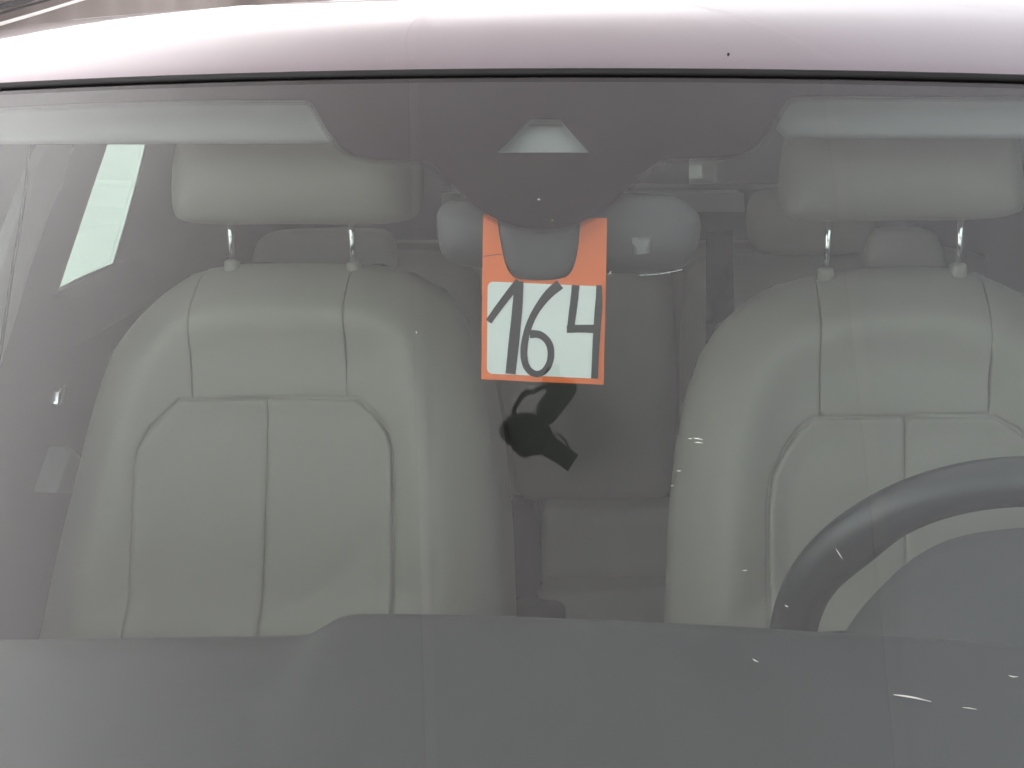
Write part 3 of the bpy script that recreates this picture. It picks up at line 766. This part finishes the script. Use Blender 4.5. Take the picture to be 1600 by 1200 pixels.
def digit(name, strokes):
    V, F = [], []
    for si, (pts, wd, sm) in enumerate(strokes):
        A, B = stroke_poly(pts, wd, sm); o_ = len(V); off = .0009 + si * .00012
        for lay in (0, 1):
            for p in list(A) + list(B):
                q = on_y(p[0], p[1], yc - off); V.append((q[0] - base[0], q[1] - base[1] + lay * .0001, q[2] - base[2]))
        n = len(A)
        for i in range(n - 1):
            F.append((o_ + i, o_ + i + 1, o_ + n + i + 1, o_ + n + i)); k = o_ + 2 * n
            F.append((k + i, k + n + i, k + n + i + 1, k + i + 1))
            F.append((o_ + i, k + i, k + i + 1, o_ + i + 1)); F.append((o_ + n + i, o_ + n + i + 1, k + n + i + 1, k + n + i))
        F += [(o_, o_ + n, o_ + 3 * n, o_ + 2 * n), (o_ + n - 1, o_ + 3 * n - 1, o_ + 4 * n - 1, o_ + 2 * n - 1)]
    return fix_normals(obj(name, V, F, 'ink', cp, False))
z = lambda L: [(720 + a / 4.285, 320 + b / 4.285) for a, b in L]
digit('digit_one', [(z([(186, 782), (250, 692), (320, 600), (392, 512)]), [10.5, 11.5, 13], 1), (z([(390, 512), (380, 680), (358, 900), (333, 1132)]), [14, 16, 16.5, 16], 1)])
digit('digit_six', [(z([(664, 532), (590, 592), (530, 668), (487, 735), (450, 822), (428, 910), (420, 990), (428, 1062), (458, 1115), (508, 1138), (560, 1118), (596, 1062), (606, 1000), (598, 940), (568, 893), (520, 864), (462, 866)]), [16, 14, 11.5, 10.5, 10.5, 11, 10.5, 10, 10.5, 11, 12.5], 2)])
digit('digit_four', [(z([(769, 538), (760, 640), (745, 745), (733, 856)]), [12, 12, 11], 1), (z([(710, 834), (800, 828), (912, 832)]), [11.5, 12.5, 13], 1), (z([(925, 538), (926, 640), (914, 800), (904, 960), (895, 1164)]), [8.5, 11.5, 11.5, 10.5, 11], 1)])
pc = [on_y(a, b, yc - .0006) - base for a, b in z([(145, 350), (175, 342), (230, 334), (276, 330)])]
tube('crease', pc, .00022, 'ink', cp, 5)

# ================================================================== CAMERA HUNG FROM THE MARQUEE ROOF (seen mirrored in the windscreen)
def reflect(px, py, drop=0.0):
    p = on_glass(px, py); d = ray(px, py); n = gnormal(p[0], p[2]); r = d - 2 * (d @ n) * n
    pw, rw = to_world(p), r[0] * EX + r[1] * EY + r[2] * EZ
    lo, hi = 0, 20
    for _ in range(60):
        m_ = (lo + hi) / 2; q = pw + rw * m_
        if q[2] < roof_z(q[0]) - drop: lo = m_
        else: hi = m_
    return pw + rw * lo, rw, lo
if __name__ == '__main__':
    for a, b in ((655, 140), (640, 600), (612, 1180), (1312, 140), (1330, 600), (1335, 1180), (0, 200), (0, 1100), (1590, 200), (1590, 1100), (845, 665)):
        q, r, l = reflect(a, b); print('REFL', a, b, np.round(q, 2), 'elev', round(math.degrees(math.asin(r[2])), 1))
Q0, RW, L0 = reflect(845, 665, .16)
def cam_pt(px, py, dep=0.0):
    p = on_glass(px, py); d = ray(px, py); n = gnormal(p[0], p[2]); r = d - 2 * (d @ n) * n
    pw, rw = to_world(p), r[0] * EX + r[1] * EY + r[2] * EZ
    t = ((Q0 - pw) @ RW) / (rw @ RW)
    return pw + rw * (t + dep)
zz = lambda L: [(720 + a / 5.454, 560 + b / 5.454) for a, b in L]
hang, _, _ = reflect(873, 595)
cc = empty('ceiling_camera', tuple(hang))
tag(cc, 'small black camera on a bent bracket under the marquee roof, mirrored dark below the card', 'camera')
def cpoly(name, pts, th, m='lamp', dep=0.0, it=1, parent=cc):
    P = smooth_poly(zz(pts), it) if it else np.array(zz(pts)); dd = lambda V: np.minimum(1, dist_poly(V, P) / 9.0)
    return pillow(name, P, lambda u, v, h: cam_pt(u, v, dep - h) - hang, lambda V: th * prof(dd(V)), m, parent, step=3.2, rings=(.8, 2), seam_d=0, skirt=.004, closed_back=True)
cpoly('bracket_arm', [(700, 235), (760, 185), (810, 165), (880, 162), (950, 178), (988, 220), (986, 285), (940, 352), (880, 430), (770, 570), (700, 540), (640, 480), (648, 385), (690, 330), (755, 255)], .035, dep=.03)
cpoly('camera_body', [(322, 600), (350, 545), (390, 500), (440, 468), (520, 452), (640, 462), (720, 530), (775, 600), (780, 660), (740, 740), (690, 815), (600, 830), (545, 848), (490, 828), (452, 780), (425, 745), (370, 705), (328, 650)], .06)
cpoly('lens_hood', [(745, 625), (800, 665), (1003, 815), (912, 958), (840, 905), (690, 815), (690, 700)], .05, dep=-.02, it=0)
def ctube(name, pts, r): return tube(name, [cam_pt(*q) - hang for q in smooth_poly(zz(pts), 2, False)], r, 'lamp', cc, 8)
ctube('cable', [(450, 490), (455, 420), (500, 345), (545, 285), (600, 285), (660, 260), (730, 215)], .007)
ctube('cable', [(790, 650), (840, 645), (895, 700), (925, 770)], .003)
sl_ = (roof_z(hang[0] + .01) - roof_z(hang[0] - .01)) / .02; nrm_ = np.array([-sl_, 0, 1]) / math.hypot(sl_, 1)
tube('ceiling_plate', [np.array([0, 0, 0]) - nrm_ * .002, -nrm_ * .02], .05, 'lamp', cc, 20)
tube('bracket_stem', [np.zeros(3), cam_pt(*zz([(860, 230)])[0], .03) - hang], .022, 'lamp', cc, 12)
